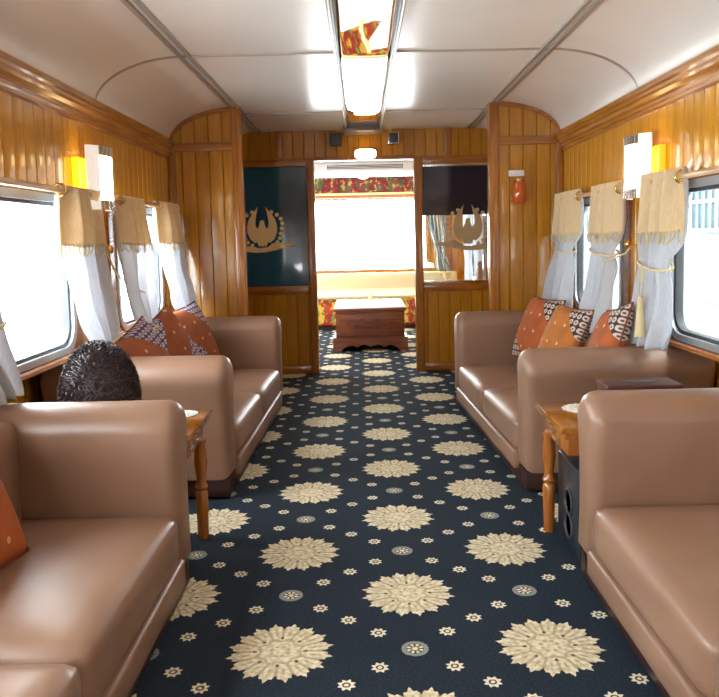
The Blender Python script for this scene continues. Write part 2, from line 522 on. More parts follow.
# wing walls
for side, nm in ((-1, 'left'), (1, 'right')):
    X0 = CX + side * (HW - .005); X1 = CX + side * .875
    a, b = sorted((X0, X1 + side * .02))
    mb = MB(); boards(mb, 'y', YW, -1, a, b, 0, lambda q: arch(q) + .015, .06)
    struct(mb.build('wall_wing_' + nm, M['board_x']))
    e = X1; c, d = sorted((e, e + side * .07))
    mb = MB(); mb.box(c, d, YW - .022, YW + .075, 0, ZC - .003, .008, 3); trim(mb, M['trim_z'])       # edge post
    c, d = sorted((X0, X0 - side * .05))
    trim(MB().box(c, d, YW - .018, YW, 0, 1.86, .006), M['trim_z'])                                     # post at the side wall
    c, d = sorted((e + side * .06, X0))
    trim(MB().box(c, d, YW - .02, YW, 1.835, 1.895, .006), M['trim_x'])                                 # rail
    pts = []
    N_ = 18
    for k in range(N_ + 1):
        q = e + side * .05 + (X0 - e - side * .05) * (k / N_); pts.append((q, arch(q) - .002))
    rings = [[(x, YW - .02, z), (x, YW, z), (x, YW, z - .03), (x, YW - .02, z - .03)] for x, z in pts]
    trim(MB().loft(rings), M['trim_x'])                                                                 # arched moulding

# partition with the doorway
DX0, DX1, DZ = -.398, .474, 1.88
mb = MB()
boards(mb, 'y', YP, -1, XL, -.465, 0, .74, .06); boards(mb, 'y', YP, -1, .548, XR, 0, .74, .06)
boards(mb, 'y', YP, -1, XL, XR, 1.885, ZC + .015, .06)
mb.box(XL, -1.06, YP, YP + .06, .74, 1.885); mb.box(1.16, XR, YP, YP + .06, .74, 1.885)
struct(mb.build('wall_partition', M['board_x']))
for a, b in ((-.465, DX0), (DX1, .548)):
    trim(MB().box(a, b, YP - .03, YP + .09, 0, 1.90, .008, 3), M['trim_z'])
trim(MB().box(DX0, DX1, YP - .012, YP + .075, DZ, 1.915, .006), M['trim_x'])
for a, b in ((-1.06, -.465), (.548, 1.16)):
    trim(MB().box(a, b, YP - .022, YP + .06, .715, .79, .006), M['trim_x'])
    trim(MB().box(a, b, YP - .022, YP + .06, 1.835, 1.90, .006), M['trim_x'])
    trim(MB().box(a, b, YP - .02, YP, 0, .075, .006), M['trim_x'])
for x in (-.70, .78):                                                                                   # header uprights
    trim(MB().box(x - .03, x + .03, YP - .02, YP, 1.915, ZC + .002, .005), M['trim_z'])
# end wall with the wide window opening, back wall
EZ0, EZ1, EX0, EX1 = .72, 1.775, -.85, .95
mb = MB()
boards(mb, 'y', YE, -1, XL, XR, 0, EZ0); boards(mb, 'y', YE, -1, XL, XR, EZ1, 2.04)
boards(mb, 'y', YE, -1, XL, EX0, EZ0, EZ1); boards(mb, 'y', YE, -1, EX1, XR, EZ0, EZ1)
struct(mb.build('wall_end', M['board_x']))
wn += 1
w = struct(empty('window_%d' % wn, (CX, YE, EZ0)))
o = rrect(EX0 - CX, EX1 - CX, 0, EZ1 - EZ0, .01, 3); i = rrect(EX0 - CX + .05, EX1 - CX - .05, .04, EZ1 - EZ0 - .05, .05, 3)
MB().ring(o, i, 'y', -.02, .04).build('window_frame', M['trim_x'], w, ang=30)
MB().prism(i, 'y', .008, .014).build('pane', M['glass'], w, smooth=False)
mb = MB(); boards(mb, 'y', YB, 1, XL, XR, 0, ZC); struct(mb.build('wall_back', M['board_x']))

# outside on the right: platform with a pale building under an added roof
struct(MB().box(1.75, 4.6, -14, 24, -.5, -.25).build('ground', M['road'], smooth=False))
bld = empty('platform_building', (4.6, 9.0, -.25))
tag(bld, 'pale white platform building with barred blue windows outside the right windows', 'building')
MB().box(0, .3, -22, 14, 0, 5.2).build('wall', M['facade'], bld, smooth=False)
MB().box(-1.9, .05, -22, 14, 3.9, 4.05).build('sky_blocker', M['facade'], bld, smooth=False)  # unseen roof, added to hold sky light off the facade
for k in range(-3, 3):
    y = .75 + k * 2.6
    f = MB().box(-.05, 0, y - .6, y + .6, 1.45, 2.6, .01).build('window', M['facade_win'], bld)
    g = MB()
    for j in range(7): g.box(-.08, -.05, y - .57 + j * .19 - .02, y - .57 + j * .19 + .02, 1.45, 2.6)
    for z in (1.45, 1.83, 2.2, 2.57): g.box(-.085, -.05, y - .6, y + .6, z - .02, z + .03)
    g.build('window_bars', M['facade'], f, smooth=False)
MB().box(-.25, 0, -22, 14, .0, .5, .02).build('ledge', M['facade'], bld)

# ------------------------------------------------------------------ mirror strip on the ceiling
t = empty('ceiling_mirror', (.039, 1.6, ZC))
tag(t, 'long narrow mirror panel along the middle of the ceiling, with steel edges', 'mirror')
Lm = 4.74
def mirf(u, v):
    y = -3.2 + (Lm + 3.2) * v; x = -.143 + .286 * u
    z = -.026 + .0145 * abs(sin(pi * (y - .52) / 1.78)) + .0012 * sin(y * 7 + x * 14)
    return (x, y, z)
MB().grid(mirf, 8, 160).build('mirror_sheet', M['mirror'], t, solid=.004, ang=180)
for sx in (-1, 1):
    MB().box(sx * .150 - .007, sx * .150 + .007, -3.2, Lm, -.035, 0, .006).build('edge_strip', M['ceiltrim'], t)
    MB().box(sx * .138 - .005, sx * .138 + .005, -3.2, Lm, -.031, -.004, .003).build('dark_inner_strip', M['dark'], t)
MB().box(-.165, .165, Lm, Lm + .30, -.05, 0, .008).build('end_box', M['grey_brown'], t)
for x, m_, lab in ((-.20, 'dark', 'small dark box speaker on the header left of the ceiling mirror'), (.30, 'steel', 'small grey box speaker on the header right of the ceiling mirror')):
    s = empty('box_speaker', (x, YP - .02, 2.03)); tag(s, lab, 'speaker')
    MB().box(-.05, .05, -.075, 0, -.03, .075, .008).build('housing', M[m_], s)
    MB().box(-.038, .038, -.081, -.075, -.02, .065, .003).build('speaker_grille', M['dark'], s)

# ------------------------------------------------------------------ sofas
def arm_mesh(v0, sgn, D):
    """rolled arm: inner face at v0, bulging outwards (sgn), along x 0..D"""
    T = .165; r = .105; zc = .565
    prof = [(0, .10), (0, .30), (-.004, .46)]
    cx = .085
    for k in range(15):
        a = radians(172 - k * 194 / 14); prof.append((cx + r * 1.02 * cos(a), zc + r * sin(a)))
    prof += [(.178, .495), (.1715, .46), (.167, .42), (T, .37), (T, .25), (T, .10)]
    n = len(prof); ctr = (T / 2, .38)
    def inset(d):
        out = []
        for i in range(n):
            p, q = prof[i - 1], prof[(i + 1) % n]; c = prof[i]
            tx, tz = q[0] - p[0], q[1] - p[1]; L = sqrt(tx * tx + tz * tz) or 1
            nx, nz = tz / L, -tx / L                   # points inwards for this winding
            if (c[0] + nx * .001 - ctr[0]) ** 2 + (c[1] + nz * .001 - ctr[1]) ** 2 > (c[0] - ctr[0]) ** 2 + (c[1] - ctr[1]) ** 2: nx, nz = -nx, -nz
            out.append((c[0] + nx * d, c[1] + nz * d))
        return out
    rings = []; R = .05
    st = [(0, R)] + [(R - R * cos(radians(a)), R - R * sin(radians(a))) for a in (22, 45, 68, 90)]
    for x, d in st: rings.append([(x, v0 + sgn * p, z) for p, z in inset(d)])
    for k in range(1, 6): rings.append([(R + (D - 2 * R) * k / 6, v0 + sgn * p, z) for p, z in prof])
    for x, d in reversed(st): rings.append([(D - x, v0 + sgn * p, z) for p, z in inset(d)])
    return MB().loft(rings)
def puff(x0, x1, y0, y1, z0, z1, crown=.02, r=.05, n=24):
    """upholstered block: rounded box whose top swells"""
    mb = MB(); mb.box(x0, x1, y0, y1, z0, z1)
    bm = mb.bm
    bmesh.ops.subdivide_edges(bm, edges=bm.edges[:], cuts=11, use_grid_fill=True)
    c = Vector(((x0 + x1) / 2, (y0 + y1) / 2, (z0 + z1) / 2)); h = Vector(((x1 - x0) / 2, (y1 - y0) / 2, (z1 - z0) / 2))
    for v in bm.verts:
        p = v.co - c
        q = Vector([max(-(h[i] - r), min(h[i] - r, p[i])) for i in range(3)])
        # concentrate loops near the rounded edges
        d = p - q
        if d.length > 1e-9:
            d = d.normalized() * r
            p = q + d
        u, w = p.x / h.x, p.y / h.y
        if p.z > 0: p.z += crown * (1 - u * u) * (1 - w * w)
        v.co = c + p
    return mb
def sofa(loc, rz, Ls, label, D):
    root = empty('sofa', loc, rz); tag(root, label, 'sofa', None)
    T = .165; hl = Ls / 2 - T
    MB().box(.012, D - .02, -Ls / 2 + .02, Ls / 2 - .02, .012, .098, .005).build('plinth', M['plinth'], root)
    for sx in (.055, D - .09):
        for sy in (-1, 1):
            f = sy * (Ls / 2 - .085)
            MB().lathe([(.034, 0), (.045, .05), (.05, .10)], (sx, f, 0), 14).build('foot', M['plinth'], root)
    MB().box(-.012, D - .03, -hl + .001, hl - .001, .072, .158, .012, 3).build('base', M['leather'], root)
    for sy in (-1, 1):
        y0, y1 = sorted((sy * .0015, sy * (hl - .001)))
        puff(-.006, .56, y0, y1, .150, .318, .022, .045).build('seat_cushion', M['leather'], root, ang=180)
    MB_ = puff(.49, D, -hl + .002, hl - .002, .20, .66, 0, .07); MB_.build('backrest', M['leather'], root, ang=180)
    for sy in (-1, 1): arm_mesh(sy * hl, sy, D).build('armrest', M['leather'], root, ang=50)
    return root
RF = sofa((.688, 4.335, 0), radians(2.7), 1.92, 'tan leather sofa on the far right, holding three orange cushions', .90)
RN = sofa((.735, 1.55, 0), 0, 2.03, 'tan leather sofa in the near right corner, with a bare seat', .86)
LF = sofa((-.600, 4.345, 0), pi - radians(1.4), 1.93, 'tan leather sofa on the far left under the draped curtains', .87)
LN = sofa((-.615, 1.55, 0), pi, 2.03, 'tan leather sofa in the near left corner, lit by the bright window', .88)

# ------------------------------------------------------------------ cushions
def pillow_mesh(S=.42, T=.075):
    mb = MB(); h = S / 2
    for sg in (1, -1):
        def f(u, v, sg=sg):
            a, b = 2 * u - 1, 2 * v - 1
            e = (max(0, 1 - a * a) * max(0, 1 - b * b)) ** .42
            pa = a * h * (1 - .07 * (1 - b * b)); pb = b * h * (1 - .07 * (1 - a * a))
            return (pa, pb, sg * T * e)
        mb.grid(f, 22, 22)
    bmesh.ops.remove_doubles(mb.bm, verts=mb.bm.verts[:], dist=1e-5)
    bmesh.ops.recalc_face_normals(mb.bm, faces=mb.bm.faces[:])
    return mb
def pillow_piping(S=.42):
    h = S / 2; pts = []
    for k in range(64):
        t = k / 16; s = int(t); f = 2 * (t - s) - 1; w = h * (1 - .07 * (1 - f * f))
        pts.append({0: (f * h, -w, 0), 1: (w, f * h, 0), 2: (-f * h, w, 0), 3: (-w, -f * h, 0)}[s])
    pts.append(pts[0])
    return MB().tube(pts, .0045, 6, cap=False)
def cushion(c, normal, roll, m, label, grp=None):
    """centre, facing direction, roll about it"""
    n = Vector(normal).normalized()
    up = Vector((0, 0, 1)); xa = up.cross(n).normalized(); ya = n.cross(xa)
    mtx = Matrix((xa, ya, n)).transposed() @ Matrix.Rotation(roll, 3, 'Z')
    root = empty('throw_cushion', c); root.rotation_euler = mtx.to_euler()
    tag(root, label, 'cushion', grp)
    pillow_mesh().build('cover', m, root, ang=180); pillow_piping().build('piping', M['piping'], root, ang=180)
    return root
cushion((1.11, 4.73, .60), (-1, -.25, .42), 0, M['pillow'], 'red-orange cushion with batik corners, farthest of three on the right sofa')
cushion((1.12, 4.19, .595), (-1, -.2, .45), 0, M['pillow2'], 'amber cushion with batik corners, middle of three on the right sofa')
cushion((1.20, 3.66, .64), (-1, .1, .35), .2, M['pillow'], 'orange cushion leaning at the near arm of the far right sofa')
cushion((-1.07, 3.66, .585), (1, -.3, .45), .3, M['pillow3'], 'cushion with a batik corner beside the near arm of the far left sofa')
cushion((-1.07, 4.12, .60), (1, -.35, .42), pi / 2 + .35, M['pillow3'], 'orange cushion in the middle of the far left sofa')
cushion((-1.08, 4.74, .595), (1, -.3, .42), .1, M['pillow3'], 'rust cushion at the far arm of the far left sofa')
cushion((-1.06, 1.86, .53), (1, -.1, .40), 0, M['pillow'], 'orange-red cushion on the near left sofa, cut by the photo edge')

# ------------------------------------------------------------------ curtains and rods
RODZ = 1.432
def curtain(side, rows, label, near_ring, folds=3.0, tie=1.05, tail=True, band=1.19):
    """rows: (z, y0, y1, x) from top to bottom"""
    ym = (rows[0][1] + rows[0][2]) / 2
    root = empty('curtain', (mirx(side, XR), ym, 0)); tag(root, label, 'curtain', 'tied window curtains')
    zt, zb = rows[0][0], rows[-1][0]
    def surf(off, z0, z1):
        def f(u, v):
            z = z0 + (z1 - z0) * v
            y0, y1, x = lerp_rows(rows, z)
            q = (zt - z) / (zt - zb)
            pin = math.exp(-((z - tie) / .06) ** 2)
            amp = .030 * (1 - .6 * pin) * (1 + .25 * sin(q * 7))
            ph = 2 * pi * folds * u + .9 * sin(q * 3.0)
            wy = (y1 - y0) * (1 - .16 * pin); yc = (y0 + y1) / 2
            xx = x + side * (-off + amp * sin(ph) + .006 * sin(ph * 2.3 + z * 9) - .012 * pin)
            return (xx - root.location.x, yc + (u - .5) * wy + .012 * sin(ph * .5 + z * 5) - ym, z + .006 * sin(ph * 1.0) * (1 if v in (0, 1) else 0))
        return f
    MB().grid(surf(0, zt - .01, zb), 60, 48).build('drape', M['cloth_blue'], root, solid=.004, ang=180)
    MB().grid(surf(.007, zt, band), 60, 16).build('top_band', M['cloth_beige'], root, solid=.003, ang=180)
    fr = MB(); f = surf(.012, band + .012, band - .05)
    for k in range(46):
        u = (k + .5) / 46
        fr.tube([f(u, 0), f(min(1, u + random.uniform(-.01, .01)), .55), f(min(1, max(0, u + random.uniform(-.02, .02))), random.uniform(.75, 1))], .0028, 4)
    fr.build('fringe', M['cord'], root)
    MB().torus((mirx(side, 1.372) - root.location.x, near_ring - ym, RODZ), .026, .006, 'y').build('eyelet', M['brass'], root)
    # tie cord round the gathered cloth and its hanging tassel
    y0, y1, x = lerp_rows(rows, tie); ring = []
    w = (y1 - y0) * .45
    for k in range(25):
        a = 2 * pi * k / 24
        ring.append((x - root.location.x + .052 * cos(a), (y0 + y1) / 2 - ym + w * sin(a), tie + .02 * sin(a) + .012 * cos(a)))
    MB().tube(ring, .006, 6, cap=False).build('tie_cord', M['cord'], root)
    if tail:
        xx = x - root.location.x - side * .058; yy = (y0 + y1) / 2 - ym
        ts = MB()
        for s in (-.02, .02):
            ts.tube([(xx, yy, tie), (xx - side * .004, yy + s, tie - .08), (xx - side * .006, yy + s * .6, tie - .15)], .004, 5)
        ts.lathe([(.006, .03), (.018, .015), (.014, 0), (.022, -.10), (.026, -.16)], (xx - side * .006, yy, tie - .17), 10)
        ts.build('tassel', M['cord'], root)
    return root
RAfar = [(1.472, 3.20, 3.61, 1.37), (1.342, 3.217, 3.635, 1.37), (1.184, 3.218, 3.642, 1.36), (1.062, 3.25, 3.60, 1.34), (.933, 3.245, 3.619, 1.33), (.789, 3.215, 3.61, 1.31), (.68, 3.26, 3.55, 1.30)]
RBnear = [(1.473, 3.96, 4.392, 1.37), (1.165, 3.982, 4.43, 1.36), (1.038, 3.967, 4.363, 1.34), (.913, 3.954, 4.32, 1.31), (.756, 3.893, 4.319, 1.27), (.67, 3.92, 4.30, 1.26)]
RBfar = [(1.477, 4.69, 5.208, 1.37), (1.21, 4.739, 5.249, 1.36), (1.112, 4.734, 5.145, 1.34), (.863, 4.642, 5.22, 1.29), (.67, 4.563, 5.199, 1.25)]
LAfar = [(1.455, 3.213, 3.655, -1.28), (1.301, 3.236, 3.694, -1.28), (1.158, 3.235, 3.684, -1.27), (1.043, 3.257, 3.679, -1.25), (.934, 3.232, 3.645, -1.22), (.774, 3.274, 3.632, -1.2), (.685, 3.34, 3.625, -1.2)]
LBnear = [(1.455, 4.002, 4.382, -1.28), (1.172, 4.03, 4.462, -1.27), (1.048, 3.999, 4.433, -1.25), (.945, 3.938, 4.35, -1.22), (.802, 3.904, 4.242, -1.18), (.672, 3.884, 4.10, -1.15)]
LBfar = [(1.462, 4.719, 5.2, -1.28), (1.181, 4.764, 5.266, -1.26), (1.028, 4.769, 5.199, -1.23), (.889, 4.714, 5.209, -1.19), (.708, 4.675, 5.22, -1.15), (.672, 4.64, 5.21, -1.14)]
LAnear = [(1.455, 2.20, 2.56, -1.28), (1.2, 2.20, 2.56, -1.27), (1.05, 2.26, 2.52, -1.25), (.9, 2.30, 2.54, -1.23), (.685, 2.39, 2.60, -1.22)]
curtain(1, RAfar, 'beige and pale blue tied curtain beside the near right window', 3.23)
curtain(1, RBnear, 'beige and grey tied curtain at the near side of the far right window', 3.985, tie=1.10, tail=False)
curtain(1, RBfar, 'beige and pale blue tied curtain in the far right corner by the wing wall', 4.72, tie=1.10, tail=False)
curtain(-1, LAfar, 'bright backlit white and beige curtain beside the near left window', 3.235, tie=.74, tail=False)
curtain(-1, LBnear, 'beige and grey curtain at the near side of the far left window', 4.03, tie=.74, tail=False)
curtain(-1, LBfar, 'white and beige backlit curtain in the far left corner by the wing wall', 4.75, tie=.72, tail=False)
curtain(-1, LAnear, 'curtain whose hem shows at the left photo edge', 2.24, tie=.92, tail=False)
def rod(side, y0, y1, label):
    root = empty('curtain_rod', (mirx(side, 1.372), (y0 + y1) / 2, RODZ)); tag(root, label, 'curtain rod', 'wooden curtain rods')
    h = (y1 - y0) / 2
    MB().lathe([(.013, -h), (.013, h)], (0, 0, 0), 14, 'y').build('pole', M['rodwood'], root)
    for s in (-1, 1):
        MB().sphere((0, s * (h + .012), 0), .022, seg=10).build('finial', M['rodwood'], root)
        MB().tube([(0, s * (h - .03), 0), (side * .04, s * (h - .03), 0), (side * .074, s * (h - .03), 0)], .008, 8).build('bracket', M['brass'], root)
rod(1, 2.40, 3.64, 'pale wooden curtain rod over the near right window')
rod(1, 3.92, 5.26, 'pale wooden curtain rod over the far right window')
rod(-1, 2.16, 3.68, 'pale wooden curtain rod over the near left window')
rod(-1, 3.96, 5.28, 'pale wooden curtain rod over the far left window')
def holdback(side, y, z, label, ylo, zlo):
    X = XR if side > 0 else XL
    root = empty('curtain_holdback', (X, y, z)); tag(root, label, 'curtain hook', 'brass curtain holdbacks')
    MB().lathe([(.02, 0), (.02, .006), (.008, .01), (.008, .065), (.012, .07), (.022, .078), (.022, .088), (.01, .096)] if side < 0 else [(.02, 0), (.02, -.006), (.008, -.01), (.008, -.065), (.012, -.07), (.022, -.078), (.022, -.088), (.01, -.096)], (0, 0, 0), 14, 'x').build('knob', M['brass'], root)
    s = -side
    MB().tube([(s * .055, 0, 0), (s * .075, (ylo - y) * .35, (zlo - z) * .55), (s * .13, (ylo - y) * .75, (zlo - z) * .9), (s * .17, ylo - y, zlo - z)], .005, 6).build('cord', M['cord'], root)
holdback(-1, 3.84, 1.17, 'brass curtain hook between the two left windows', 4.1, .93)
holdback(1, 3.86, 1.14, 'brass curtain hook between the two right windows', 4.0, 1.05)

# ------------------------------------------------------------------ wall lamps
def sconce(side, y, label):
    X = XR if side > 0 else XL
    root = empty('wall_lamp', (X, y, 1.515)); root.scale = (1, 1.0, 1.12); tag(root, label, 'wall lamp', 'wall lamps between the windows'); s = -side
    def bx(mb, a, b, y0, y1, z0, z1, bev=.003):
        x0, x1 = sorted((s * a, s * b)); mb.box(x0, x1, y0, y1, z0, z1, bev); return mb
    bx(MB(), .004, .03, -.14, .16, -.10, .085, .004).build('backplate', M['amber_on'] if side < 0 else M['orange_on'], root)
    rb = MB()
    for k in range(7): bx(rb, .028, .036, -.13 + k * .045 - .006, -.13 + k * .045 + .006, -.10, .085, .002)
    rb.build('amber_rib', M['amber_on'] if side < 0 else M['orange_on'], root)
    bx(MB(), .03, .10, -.04, .05, -.11, .11, .004).build('bracket', M['steel'], root)
    def curve(z0, z1, r=.125, a0=-52, a1=52, n=14, dy=-.005, inset=0):
        pts = []
        for k in range(n + 1):
            a = radians(a0 + (a1 - a0) * k / n); pts.append((s * (.065 + (r - .055 - inset) * cos(a)), dy + (r - inset) * sin(a)))
        for k in range(n, -1, -1):
            a = radians(a0 + (a1 - a0) * k / n); pts.append((s * (.058 + (r - .06 - inset) * cos(a)), dy + (r - .006 - inset) * sin(a)))
        return MB().prism(pts, 'z', z0, z1)
    curve(-.135, .135, .130, 44, 84).build('shade_edge', M['shade_white'], root, ang=30)
    curve(-.135, .135, .130, -84, -44).build('shade_edge', M['shade_white'], root, ang=30)
    curve(-.095, .095, .130, -44, 44).build('lit_shade', M['lamp_on'], root, ang=30)
    for z0, z1 in ((.095, .135), (-.135, -.095)):
        g = curve(z0, z1, .130, -44, 44)
        for k in range(5):
            a = radians(-36 + 18 * k)
            g.box(s * (.072 + .07 * cos(a)) - .003, s * (.072 + .07 * cos(a)) + .003, -.005 + .127 * sin(a) - .004, -.005 + .127 * sin(a) + .004, z0, z1)
        g.build('shade_grille', M['steel'], root, ang=30)
sconce(-1, 3.72, 'lit wall lamp with amber backplate on the left wall')
sconce(1, 3.72, 'lit wall lamp with amber backplate on the right wall')
t = empty('amber_lantern', (1.125, YW - .01, 1.50)); tag(t, 'small red amber wall lantern on the right wing wall', 'lamp')
MB().lathe([(.030, -.085), (.042, -.07), (.046, 0), (.042, .06), (.030, .075)], (0, -.045, 0), 16).build('glass_body', M['amber_glass'], t)
MB().lathe([(.034, .075), (.034, .088), (.012, .096)], (0, -.045, 0), 16).build('cap', M['brass'], t)
MB().box(-.012, .012, -.03, .01, -.03, .03, .003).build('bracket', M['brass'], t)
t = empty('wall_plate', (1.115, YW - .002, 1.635)); tag(t, 'blank white plate above the red amber lantern', 'sign')
MB().box(-.055, .055, -.012, 0, -.022, .022, .003).build('plate', M['white'], t)

# ------------------------------------------------------------------ glass panels with the winged emblem
def wing(n=14):
    outer = [(-.034, .258), (-.060, .222), (-.090, .188), (-.116, .145), (-.132, .09), (-.130, .03), (-.108, -.025), (-.066, -.062), (-.05, -.05), (-.03, -.095)]
    inner = [(0, -.06), (-.022, .0), (-.030, .05), (-.050, .075), (-.060, .105), (-.056, .15), (-.046, .20)]
    return outer + inner
def emblem(parent, mir, y, beads_solid):
    g = M['gold'] if not beads_solid else M['tan_emblem']
    e = MB()
    w = wing()
    for s in (-1, 1):
        e.prism([(-s * a, b) for a, b in w], 'y', y - .008, y)
    e.prism([(-.040, .06), (-.024, .10), (-.018, .128), (-.008, .140), (.008, .140), (.022, .132), (.020, .112), (.026, .09), (.042, .055), (.035, -.02), (.012, -.09), (-.012, -.09), (-.035, -.02)], 'y', y - .011, y)
    o = e.build('winged_emblem', g, parent, smooth=False)
    b = MB()
    b.prism([(mir * p, q) for p, q in [(-.16, -.085), (-.09, -.088), (-.04, -.105), (.04, -.10), (.095, -.062), (.14, -.055), (.21, -.068), (.262, -.062), (.29, -.075), (.262, -.10), (.20, -.10), (.12, -.125), (.03, -.142), (-.06, -.145), (-.16, -.135)]], 'y', y - .009, y)
    b.build('emblem_scroll', g, parent, smooth=False)
    for s in ((1, -1)):
        for k in range(9):
            a = radians(62 - k * 15.5)
            px, pz = s * (.165 + .012 * sin(k)) * cos(a) * 1.10, .065 + .165 * sin(a)
            bb = MB(); bb.lathe([(.018, 0), (.018, -.005), (.010, -.009)], (px, y, pz), 10, 'y')
            bb.build('emblem_bead', g, parent)
t = empty('emblem_panel', (-.76, YP, .79)); tag(t, 'dark teal glass panel with gold winged emblem, left of the doorway', 'glass panel')
MB().box(-.30, .293, .01, .025, 0, 1.045, .002).build('pane', M['teal'], t, smooth=False)
ctr = empty('emblem', (-.11, 0, .445)); ctr.parent = t
emblem(ctr, 1, .0095, False)
t = empty('emblem_window', (.85, YP, .79)); tag(t, 'clear glass panel with dark top and tan emblem, right of the doorway', 'glass panel')
MB().box(-.30, .31, .012, .020, 0, .60, .001).build('pane', M['glass'], t, smooth=False)
MB().box(-.30, .31, .010, .024, .595, 1.045, .001).build('tinted_band', M['tint'], t, smooth=False)
for z0, z1 in ((0, .018), (1.02, 1.045)): MB().box(-.30, .31, -.004, .03, z0, z1, .002).build('metal_edge', M['steel'], t)
ctr = empty('emblem', (.095, 0, .425)); ctr.parent = t
emblem(ctr, -1, .0095, True)

# ------------------------------------------------------------------ side tables
def side_table(side, label):
    x0 = .69 if side > 0 else -.618
    root = empty('side_table', (x0, 2.80, 0)); tag(root, label, 'table', None); s = side
    d = .62
    def bx(mb, a, b, y0, y1, z0, z1, bev=.004):
        p, q = sorted((s * a, s * b)); mb.box(p, q, y0, y1, z0, z1, bev, 2); return mb
    bx(MB(), 0, d, -.205, .205, .492, .522, .008).build('tabletop', M['table'], root)
    bx(MB(), .02, d - .02, -.187, .187, .468, .492, .004).build('moulding', M['table_leg'], root)
    bx(MB(), .035, d - .035, -.17, .17, .405, .468, .004).build('apron', M['table_leg'], root)
    for a in (.048, d - .048):
        for y in (-.155, .155):
            a = (.048 if y > 0 else .115) if a < .2 else a
            pr = [(.022, 0), (.024, .10), (.026, .19), (.020, .20), (.027, .215), (.020, .23), (.018, .25), (.027, .31), (.024, .36), (.019, .385), (.027, .40), (.027, .41)]
            MB().lathe(pr, (s * a, y, 0), 14).build('leg', M['table_leg'], root)
    return root
side_table(1, 'amber wooden side table with turned legs between the two right sofas')
side_table(-1, 'amber wooden side table with turned legs between the two left sofas')
# things on and under the tables
t = empty('tissue_box', (1.06, 2.86, .523)); tag(t, 'dark brown leatherette tissue box on the right side table', 'box')
MB().box(-.14, .14, -.07, .07, 0, .085, .008, 3).build('box_body', M['box_brown'], t)
MB().box(-.145, .145, -.075, .075, .082, .102, .006, 3).build('lid', M['box_brown'], t)
MB().prism(rrect(-.07, .07, -.018, .018, .017, 5), 'z', .101, .1035).build('slot', M['dark'], t, smooth=False)
def doily(c, r, label):
    mb = MB(); pts = []
    for k in range(64):
        a = 2 * pi * k / 64; q = r * (1 + .05 * sin(16 * a)); pts.append((q * cos(a), q * sin(a)))
    mb.prism(pts, 'z', 0, .0025)
    for k in range(16):
        a = 2 * pi * k / 16; mb.torus((r * .72 * cos(a), r * .72 * sin(a), .003), r * .09, .0016, 'z', 10, 5)
    mb.torus((0, 0, .003), r * .45, .002, 'z', 30, 5)
    o = mb.build('doily', M['white_cloth']); o.location = c; tag(o, label, 'doily')
doily((.845, 2.86, .523), .075, 'round white lace doily on the right side table')
doily((-.72, 2.91, .523), .06, 'round white lace doily on the left side table')
t = empty('floor_speaker', (.765, 2.775, 0)); tag(t, 'blue-black box with vent slots standing under the right side table', 'speaker')
MB().box(0, .36, -.15, .15, .012, .345, .010, 3).build('cabinet', M['black_box'], t)
for z in (.10, .19):
    MB().lathe([(.052, 0), (.052, -.006), (.046, -.008), (.036, .02)], (0, -.02, z), 20, 'x').build('vent_ring', M['dark'], t)
for a in (.03, .33):
    for y in (-.12, .12): MB().lathe([(.014, 0), (.016, .014)], (a, y, 0), 10).build('foot', M['dark'], t)

# dark shaggy dome on the left table
t = empty('shaggy_cushion', (-1.0, 2.80, .523)); tag(t, 'dark brown shaggy domed cushion standing on the left side table', 'cushion')
mb = MB(); a_, c_ = .140, .155
def dome_r(z):   # half width at height z (0..0.31)
    return a_ * sqrt(max(0, 1 - ((z - .10) / (.205 if z > .10 else .155)) ** 2)) if True else 0
mb.lathe([(max(.004, dome_r(z)), z) for z in [k * .305 / 24 for k in range(25)]], (0, 0, 0), 32)
rnd = random.Random(3)
for k in range(2600):
    z = .304 * (k + .5) / 2600; th = k * 2.399963
    r = dome_r(z)
    dz = .004; slope = (dome_r(min(.3045, z + dz)) - dome_r(max(0, z - dz))) / (2 * dz)
    n = Vector((cos(th), sin(th), -slope)).normalized(); p = Vector((r * cos(th), r * sin(th), z))
    tl = Vector((-sin(th), cos(th), 0)); up = n.cross(tl)
    L = rnd.uniform(.010, .017); b = (tl * rnd.uniform(-1, 1) + up * rnd.uniform(-1, 1)) * L * .8
    w = .0035
    q = [p - n * .004, p + n * L * .55 + b * .4, p + n * L * .8 + b]
    if q[2].z < .002: q[2].z = .002
    if q[1].z < .002: q[1].z = .002
    if q[0].z < .0: q[0].z = .0
    mb.tube(q, [w, w * .8, w * .25], 3)
mb.build('shaggy_cover', M['shag'], t)

# ------------------------------------------------------------------ rear saloon
t = empty('carved_chest', (.078, 7.88, 0)); tag(t, 'dark carved wooden chest with scalloped base in the doorway axis', 'chest')
W = .385; Dp = 1.15
MB().box(-W + .02, W - .02, .02, Dp - .02, .13, .43, .006).build('body', M['chest'], t)
MB().box(-W, W, 0, Dp, .425, .455, .008).build('lid', M['chest'], t)
MB().box(-W + .05, W - .05, .008, .03, .17, .40, .004).build('front_panel', M['chest'], t)
cv = MB()
for k in range(5):
    for s in (-1, 1):
        cv.torus((s * (.03 + .05 * k), .006, .285 + .04 * sin(k * 1.7)), .032 - .003 * k, .006, 'y', 14, 6)
cv.build('carving', M['chest'], t)
sk = [(-W - .01, .15), (-W - .015, .0), (-W + .07, .0), (-W + .09, .03)]
n = 24
for k in range(n + 1):
    u = k / n; x = -W + .10 + (2 * W - .20) * u
    sk.append((x, .035 + .028 * abs(sin(u * pi * 4)) + .012 * sin(u * pi)))
sk += [(W - .09, .03), (W - .07, 0), (W + .015, 0), (W + .01, .15)]
MB().prism(sk, 'y', -.005, .03).build('scalloped_skirt', M['chest'], t)
for s in (-1, 1):
    a, b = sorted((s * (W - .02), s * (W + .01))); MB().box(a, b, .03, Dp, .0, .15, .006).build('side_skirt', M['chest'], t)
